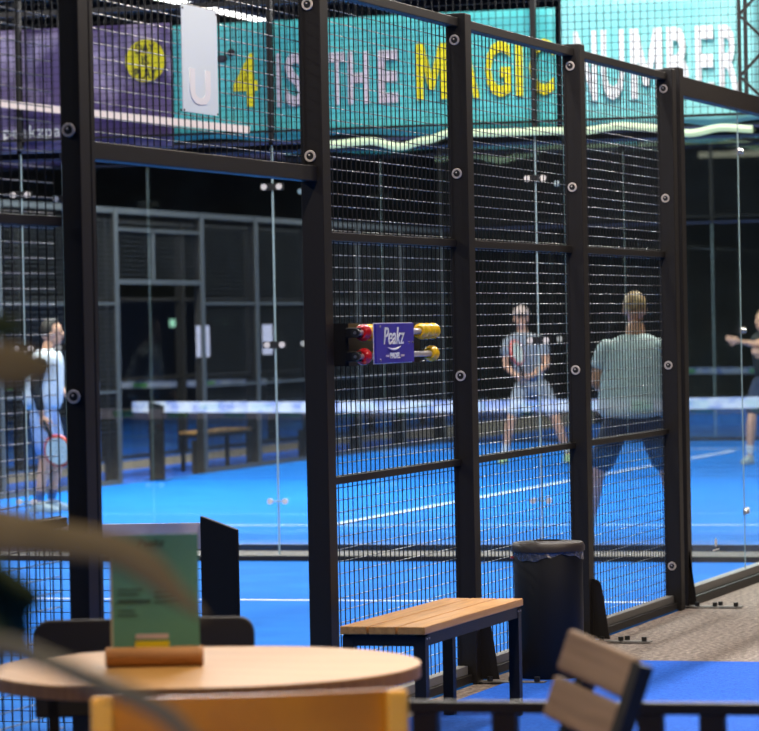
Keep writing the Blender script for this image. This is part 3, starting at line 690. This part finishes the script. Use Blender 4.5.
def person(label, loc, rz, J, top, bottom, skin, hair, face, shoe, sock, sleeves=('tee', 'tee'), cap=False, sh_len=.0, hipw=.165, torso=None, short_to=.05):
    """J: joints in local metres. face: unit vector the face looks to (x, y)."""
    t = thing('person', label, 'person', loc, rz)
    pel, che, nek, hd = J['pelvis'], J['chest'], J['neck'], J['head']
    nk = J.get('nk', .060)
    chains = [[(*pel, .13, .10), (*lerp(pel, che, .5), .125, .09), (*che, .14, .10), (*lerp(che, nek, .6), .11, .08), (*lerp(che, nek, .95), nk * 1.1, nk)],
              [(*lerp(che, nek, .7), nk * 1.1, nk), (*nek, nk, nk), (*lerp(nek, hd, .55), nk * .95, nk)],
              [(*lerp(J['shL'], che, .15), .052), (*lerp(lerp(J['shL'], J['shR'], .5), che, .3), .070), (*lerp(J['shR'], che, .15), .052)]]
    for sd in ('L', 'R'):
        sh, el, wr = J['sh' + sd], J['el' + sd], J['wr' + sd]; hp, kn, an = J['hp' + sd], J['kn' + sd], J['an' + sd]
        chains.append([(*sh, .056), (*lerp(sh, el, .5), .048), (*el, .039), (*lerp(el, wr, .35), .039), (*lerp(el, wr, .8), .028), (*wr, .026)])
        chains.append([(*lerp(pel, hp, .3), .10), (*hp, .095), (*lerp(hp, kn, .5), .078), (*kn, .057), (*lerp(kn, an, .3), .058), (*lerp(kn, an, .7), .042), (*an, .036), (an[0], an[1], an[2] - .05, .036)])
    bm = bmesh.new()
    for ch in chains:
        em = skin_mesh('t', ch, [(i, i + 1) for i in range(len(ch) - 1)]); bm.from_mesh(em); bpy.data.meshes.remove(em)
    # head: cranium, jaw, nose, ears
    fx, fy = face; fv = Vector((fx, fy, 0)).normalized(); rt = Vector((fv.y, -fv.x, 0)); H = Vector(hd)
    hm = Matrix((rt, fv, Vector((0, 0, 1)))).transposed().to_4x4()
    def hb(c, r_, s): bmesh.ops.create_uvsphere(bm, u_segments=20, v_segments=14, radius=r_, matrix=Matrix.Translation(H) @ hm @ Matrix.Translation(c) @ Matrix.Diagonal((*s, 1)))
    hb((0, -.008, .015), .1, (.76, .96, 1.0)); hb((0, .028, -.055), .07, (.80, .82, 1.0)); hb((0, .096, -.018), .018, (.75, 1.1, 1.5))
    for s in (-1, 1): hb((s * .078, -.005, -.018), .024, (.4, .8, 1.3))
    # hands
    for sd in ('L', 'R'):
        el, wr = Vector(J['el' + sd]), Vector(J['wr' + sd]); d = J.get('hd' + sd); d = Vector(d).normalized() if d else (wr - el).normalized()
        sx = d.cross(Vector((0, 1, .2))).normalized(); nz = sx.cross(d)
        pm = Matrix((sx, d, nz)).transposed().to_4x4(); curl = J.get('curl', .5)
        bmesh.ops.create_uvsphere(bm, u_segments=12, v_segments=8, radius=.045, matrix=Matrix.Translation(wr + d * .045) @ pm @ Matrix.Diagonal((.95, 1.15, .42, 1)))
        for q, L in ((-1.5, .062), (-.5, .075), (.5, .072), (1.5, .056)):
            a = wr + d * .082 + sx * q * .019; b_ = a + d * L * .5 + nz * L * .15 * curl; c_ = b_ + d * L * .35 + nz * L * .5 * curl
            for p0, p1 in ((a, b_), (b_, c_)):
                dd = p1 - p0; bmesh.ops.create_cone(bm, cap_ends=True, segments=8, radius1=.0095, radius2=.008, depth=dd.length * 1.15, matrix=Matrix.Translation((p0 + p1) / 2) @ dd.to_track_quat('Z', 'Y').to_matrix().to_4x4())
        a = wr + d * .03 + sx * .035; b_ = a + d * .035 + sx * .025 + nz * .012; c_ = b_ + d * .028 + nz * .01
        for p0, p1 in ((a, b_), (b_, c_)):
            dd = p1 - p0; bmesh.ops.create_cone(bm, cap_ends=True, segments=8, radius1=.0115, radius2=.009, depth=dd.length * 1.15, matrix=Matrix.Translation((p0 + p1) / 2) @ dd.to_track_quat('Z', 'Y').to_matrix().to_4x4())
    me = bpy.data.meshes.new('body'); bm.to_mesh(me); bm.free(); me.materials.append(M[skin])
    body = bpy.data.objects.new('body', me); C.objects.link(body); body.parent = t
    rm = body.modifiers.new('remesh', 'REMESH'); rm.mode = 'VOXEL'; rm.voxel_size = .009; rm.use_smooth_shade = True
    for s in (-1, 1):
        e = H + (hm @ Vector((s * .030, .082, .005)).to_4d()).to_3d(); MB().ball(e, .010, seg=10).build('eye', M['eye'], t)
    e = H + (hm @ Vector((0, .083, -.062)).to_4d()).to_3d(); MB().ball(e, .013, (1, 1, .3), 10).build('mouth', M['lips'], t)
    # hair cap: upper back shell
    mb = MB(); bmesh.ops.create_uvsphere(mb.bm, u_segments=28, v_segments=18, radius=.106, matrix=Matrix.Diagonal((.79, .97, 1.0, 1)))
    for v in list(mb.bm.verts):
        if v.co.z < -.045 + max(0, v.co.y) * 1.1 + (0.04 if v.co.y > .03 else 0) : mb.bm.verts.remove(v)
        else: v.co += v.co.normalized() * .006 * math.sin(v.co.x * 190) * math.cos(v.co.y * 170)
    hr = mb.build('hair', M[hair], t, smooth=True); hr.modifiers.remove(hr.modifiers['split']); hr.matrix_local = Matrix.Translation(H + Vector((0, 0, .02))) @ hm @ Matrix.Translation((0, -.010, 0))
    so = hr.modifiers.new('thick', 'SOLIDIFY'); so.thickness = .012; so.offset = -1
    if cap:
        mb = MB(); bmesh.ops.create_uvsphere(mb.bm, u_segments=24, v_segments=16, radius=.112, matrix=Matrix.Diagonal((.84, 1.0, .9, 1)))
        for v in list(mb.bm.verts):
            if v.co.z < .0: mb.bm.verts.remove(v)
        cp = mb.build('cap', M['cap'], t, smooth=True); cp.matrix_local = Matrix.Translation(H + Vector((0, 0, .035))) @ hm
        so = cp.modifiers.new('thick', 'SOLIDIFY'); so.thickness = .006
        mb = MB(); mb.prism([(.07 * math.sin(a), .09 + .075 * math.cos(a), .003 - .012 * abs(math.sin(a))) for a in [(-1.6 + 3.2 * i / 10) for i in range(11)]], (0, 0, .006)).build('cap_peak', M['hair_dark'], cp)
    # shirt: torso and sleeves
    dn = torso or [(.0, .175, .125), (.3, .165, .118), (.6, .185, .125), (.85, .19, .12), (.97, .13, .09), (1.03, .065, .062)]
    hem = Vector(pel) + Vector((0, 0, sh_len)); tp = Vector(nek)
    rings = []
    for a, rx, ry in dn:
        if a < .6: c_ = hem.lerp(Vector(che), a / .6)
        else: c_ = Vector(che).lerp(tp, min(1.0, (a - .6) / .4))
        rings.append((c_.x, c_.y, c_.z, rx, ry))
    ring_solid('shirt', rings, M[top], t)
    for sd, kd in zip(('L', 'R'), sleeves):
        sh, el, wr = J['sh' + sd], J['el' + sd], J['wr' + sd]
        if kd == 'long':
            chain_part('sleeve', [[(*sh, .066), (*lerp(sh, el, .5), .058), (*el, .05), (*lerp(el, wr, .85), .036)]], M['sleeve'], t)
        else:
            i_ = lerp(sh, che, .35)
            chain_part('sleeve', [[(*i_, .080), (*sh, .076), (*lerp(sh, el, .35), .070), (*lerp(sh, el, .68), .068)]], M[top], t)
    # shorts
    ch = []
    for sd in ('L', 'R'):
        hp, kn = J['hp' + sd], J['kn' + sd]
        ch.append([(*lerp(pel, hp, .4), .115), (*hp, .118), (*lerp(hp, kn, .5), .104), (*lerp(hp, kn, 1 - short_to), .098)])
    ch.append([(*lerp(J['hpL'], J['hpR'], -.15), .118), (*lerp(J['hpL'], J['hpR'], 1.15), .118)])
    chain_part('shorts', ch, M[bottom], t)
    for sd in ('L', 'R'):
        kn, an = J['kn' + sd], J['an' + sd]; ft = Vector(J['ft' + sd]).normalized()
        chain_part('sock', [[(*lerp(kn, an, .62), .050), (*lerp(kn, an, .85), .044), (*an, .042)]], M[sock], t)
        a = Vector(an); g = Vector((a.x, a.y, .0)); side = Vector((ft.y, -ft.x, 0))
        mb = MB(); n = 14; rings_ = []
        for z, s in ((0.004, 1.0), (.03, 1.02), (.05, .9), (.075, .62), (.095, .45)):
            ring = []
            for k in range(n):
                an_ = 2 * PI * k / n; L = math.cos(an_); S = math.sin(an_)
                off = .05 if z < .06 else .0
                ring.append(mb.bm.verts.new(g + ft * (off * (1.1 if z < .06 else .5) + L * .145 * s) + side * (S * .05 * (s ** .5)) + Vector((0, 0, z + .008))))
            rings_.append(ring)
        for p, q in zip(rings_, rings_[1:]):
            for i in range(n): mb.bm.faces.new((p[i], p[(i + 1) % n], q[(i + 1) % n], q[i]))
        mb.bm.faces.new(list(reversed(rings_[0]))); mb.bm.faces.new(rings_[-1])
        mb.build('shoe', M[shoe], t, smooth=True)
    return t

def racket(label, loc, rot, face_m='racket_face'):
    t = thing('padel_racket', label, 'racket', loc); t.matrix_world = Matrix.Translation(loc) @ rot
    n = 36; out = [(.125 * math.sin(2 * PI * k / n), 0, .30 + .135 * math.cos(2 * PI * k / n)) for k in range(n)]
    MB().prism([(p[0] * .9, -.017, .30 + (p[2] - .30) * .9) for p in out], (0, .034, 0)).build('face', M[face_m], t)
    mb = MB(); pts = [Vector(p) for p in out] + [Vector(out[0])]
    mb.tube(pts, .014, 8, 1, (0, 1, 0)).build('rim', M['racket_red'], t, smooth=True)
    MB().cyl((0, 0, -.0), (0, 0, .16), .017, .02).build('handle', M['sleeve'], t, smooth=True)
    for k in range(12):
        a = k * 2.4; q = .02 * math.sqrt(k) + .005
        MB().cyl((q * math.cos(a) * 1.2, -.019, .3 + q * 1.2 * math.sin(a)), (q * math.cos(a) * 1.2, .019, .3 + q * 1.2 * math.sin(a)), .006, seg=8).build('hole', M['ink'], t)
    return t

# right hand player, seen from behind
person('player seen from behind in a pale grey shirt, legs apart', (-1.66, 11.62, .008), FACE, {
    'pelvis': (-.01, .02, .95), 'chest': (.0, .05, 1.33), 'neck': (.03, .08, 1.52), 'head': (.03, .12, 1.70),
    'shL': (-.20, .05, 1.44), 'elL': (-.27, .06, 1.16), 'wrL': (-.16, .28, 1.08), 'shR': (.20, .05, 1.44), 'elR': (.30, .06, 1.16), 'wrR': (.18, .28, 1.06),
    'hpL': (-.12, .02, .88), 'knL': (-.27, .04, .50), 'anL': (-.34, .0, .10), 'hpR': (.12, .02, .88), 'knR': (.24, .04, .50), 'anR': (.31, .0, .10),
    'ftL': (-.2, 1, 0), 'ftR': (.2, 1, 0), 'nk': .074}, 'tee_pale', 'short_navy', 'skintan', 'hair_blond', (.1, 1), 'shoe', 'sockw', sh_len=-.07, short_to=.02,
    torso=[(.0, .27, .17), (.2, .25, .155), (.6, .225, .135), (.82, .215, .125), (.95, .15, .10), (1.02, .068, .065)])
# player facing us
person('player in a grey tee and cap facing us behind the net', (-6.32, 25.6, .008), FACE, {
    'pelvis': (-.03, .0, .93), 'chest': (-.09, -.04, 1.28), 'neck': (-.12, -.06, 1.50), 'head': (-.135, -.10, 1.665),
    'shL': (-.30, -.04, 1.41), 'elL': (-.32, -.08, 1.12), 'wrL': (-.20, -.30, 1.00), 'shR': (.10, -.04, 1.41), 'elR': (.15, -.08, 1.12), 'wrR': (-.06, -.28, .99),
    'hdL': (.6, -.3, .0), 'hdR': (-.8, -.2, -.1), 'hpL': (-.13, .0, .86), 'knL': (-.27, -.06, .50), 'anL': (-.35, .0, .10), 'hpR': (.09, .0, .86), 'knR': (.24, -.06, .50), 'anR': (.37, .0, .10),
    'ftL': (-.3, -1, 0), 'ftR': (.3, -1, 0)}, 'tee_grey', 'short_grey', 'skin', 'hair_dark', (0, -1), 'shoeg', 'sockw', cap=True, sh_len=-.02)
pr_ = Vector((-.13, -.36, .98)); rzm = Matrix.Rotation(FACE, 4, 'Z')
racket('red rimmed racket held upright before the chest of the player in the cap', Vector((-6.32, 25.6, .008)) + (rzm @ pr_), rzm @ Matrix.Rotation(math.radians(-14), 4, 'Y') @ Matrix.Rotation(math.radians(58), 4, 'Z'))
# left player in profile
person('player in a white shirt and pale blue shorts at the left, looking right', (-8.05, 15.7, .008), FACE, {
    'pelvis': (-.03, .0, .93), 'chest': (.0, .0, 1.30), 'neck': (.03, .0, 1.46), 'head': (.07, -.0, 1.60),
    'shL': (-.02, -.17, 1.38), 'elL': (-.07, -.20, 1.10), 'wrL': (-.01, -.20, .86), 'shR': (.02, .17, 1.38), 'elR': (.10, .2, 1.12), 'wrR': (.22, .15, 1.0),
    'hdL': (.3, 0, -1), 'hpL': (-.03, -.10, .88), 'knL': (-.0, -.12, .47), 'anL': (-.07, -.12, .10), 'hpR': (-.0, .10, .88), 'knR': (.09, .10, .48), 'anR': (.02, .12, .10),
    'ftL': (1, -.2, 0), 'ftR': (1, .1, 0)}, 'tee_white', 'short_blue', 'skin', 'hair_dark', (1, 0), 'shoe', 'sock', sleeves=('long', 'tee'), sh_len=-.05,
    torso=[(.0, .185, .20), (.3, .18, .18), (.6, .175, .19), (.85, .145, .18), (.97, .10, .12), (1.03, .06, .062)])
racket('pale racket with a red rim held low by the player at the left', Vector((-8.05, 15.7, .008)) + (rzm @ Vector((.00, -.24, .83))), rzm @ Matrix.Rotation(math.radians(155), 4, 'Y') @ Matrix.Rotation(math.radians(20), 4, 'Z'))
# arm at the right edge
person('player at the right edge with one bare arm stretched out', (-3.50, 25.0, .008), FACE, {
    'pelvis': (.03, .0, .93), 'chest': (.02, .0, 1.26), 'neck': (.0, -.02, 1.46), 'head': (-.03, -.05, 1.58),
    'shL': (-.12, -.06, 1.38), 'elL': (-.10, -.26, 1.31), 'wrL': (-.33, -.34, 1.36), 'shR': (.20, .0, 1.38), 'elR': (.22, -.14, 1.15), 'wrR': (-.05, -.32, 1.22),
    'hdL': (-1, -.1, .25), 'hdR': (-1, -.2, .2), 'hpL': (-.08, .0, .88), 'knL': (-.18, -.06, .50), 'anL': (-.20, .0, .10), 'hpR': (.14, .0, .88), 'knR': (.24, -.06, .50), 'anR': (.28, .0, .10),
    'ftL': (-.6, -1, 0), 'ftR': (.3, -1, 0)}, 'sleeve', 'short_navy', 'skin', 'hair_blond', (-.8, -.5), 'shoe', 'sockw')

# ------------------------------------------------------------------ lamps
def area(loc, sx, sy, power, col=(1, 1, 1), rot=(0, 0, 0)):
    l = bpy.data.lights.new('lamp_light', 'AREA'); l.shape = 'RECTANGLE'; l.size = sx; l.size_y = sy; l.energy = power; l.color = col
    o = bpy.data.objects.new('lamp_light', l); C.objects.link(o); o.location = loc; o.rotation_euler = rot; return o
def fixture(x, y, z, L, power, label, col=(1, .98, .95), w=.14, glow=True):
    t = thing('linear_lamp', label, 'lamp', (x, y, z), 0, 'linear lamps over the courts')
    MB().bx(-w / 2 - .02, w / 2 + .02, -L / 2, L / 2, 0, .07).build('housing', M['lampbody'], t)
    MB().bx(-w / 2, w / 2, -L / 2 + .02, L / 2 - .02, -.012, 0).build('diffuser_or_glow', M['lampglow'], t)
    for s in (-1, 1): MB().cyl((0, s * L * .4, .07), (0, s * L * .4, HZ - z), .004, seg=6).build('cable', M['steel'], t)
    a = area((x, y, z - .02), w, L, power, col); return t
LP = 'long white linear lamp hung from the hall ceiling over the court'
for y, p in ((2.5, 235), (7.0, 400), (14.0, 850), (20, 820), (28, 700), (42, 500)):
    fixture(-.9, y, 6.0, 3.5, p, LP); fixture(-8.6, y, 6.0, 3.5, p * 1.1, LP)
fixture(-5.5, -4.5, 6.0, 3.5, 300, LP); fixture(-7.0, 17.0, 5.6, 2.0, 600, LP)
fixture(-14, 25, 6.33, 3.5, 120, LP); fixture(-14, 37, 6.33, 8, 160, LP)
# unseen warm pendants over the seating side, some added to light plant and slats
def pendant(x, y, z, p, label):
    t = thing('unseen_pendant', label, 'lamp', (x, y, z), 0, 'unseen warm pendants over the seating')
    MB().lathe([(.03, .16), (.09, .14), (.22, .0), (.21, .0), (.08, .13), (.03, .15)]).build('unseen_lampshade', M['steel'], t, smooth=True)
    MB().ball((0, 0, .05), .05).build('unseen_bulb', M['lampglow'], t, smooth=True)
    MB().cyl((0, 0, .15), (0, 0, HZ - z), .004, seg=6).build('cable', M['steel'], t)
    a = area((x, y, z - .02), .4, .4, p, (1, .80, .60)); a.data.spread = math.radians(115); return a
PL = 'unseen warm pendant lamp over the seating area beside the courts'
for x, y, p in ((2.6, -4.6, 48), (3.2, -11.6, 70), (2.2, -7.9, 60), (2.6, .8, 70), (5.5, -3, 50)): pendant(x, y, 3.4, p, PL)
for y, p in ((-1.5, 80), (3.0, 110), (7.5, 130)):
    fixture(.95, y, 4.4, 2.5, p, 'unseen warm linear lamp added over the strip outside the near fence', (1, .86, .74), .12)  # unseen, added to light the fence's upper outer faces
pendant(4.9, -6.9, 2.5, 60, PL)  # unseen, added to light the tipped chair's slats

for i, (x, y, z, L) in enumerate([(-9.2, 50, 4.55, 1.5), (-7.3, 50, 4.6, 1.3), (-5.4, 50, 4.6, 1.5), (-3.4, 50, 4.6, 1.4), (-6.8, 47, 4.02, .9), (-4.9, 47, 4.0, 1.0), (-3.0, 47, 4.0, .8)]):  # glowing bars added in place of lamp reflections in the glass
    t = thing('far_glow_bar', 'small dim warm glow bar added for lamp reflections, far end of the hall', 'lamp', (x, y, z), 0, 'warm glow bars at the far end')
    MB().bx(-L / 2, L / 2, -.04, .04, 0, .10).build('diffuser_or_glow', M['fardim'], t)
    for q in (-1, 1): MB().cyl((q * L * .4, 0, .1), (q * L * .4, 0, HZ - z), .01, seg=6).build('cable', M['steel'], t)
# world: nearly dark hall
w = bpy.data.worlds.new('world'); sc.world = w; w.use_nodes = True
w.node_tree.nodes['Background'].inputs[0].default_value = (.65, .66, .7, 1); w.node_tree.nodes['Background'].inputs[1].default_value = .03
sc.view_settings.view_transform = 'Standard'; sc.view_settings.look = 'None'; sc.view_settings.gamma = 1
sc.view_settings.exposure = 0; sc.view_settings.use_curve_mapping = False
sc.cycles.transparent_max_bounces = 32; sc.cycles.max_bounces = 8; sc.cycles.sample_clamp_indirect = 4
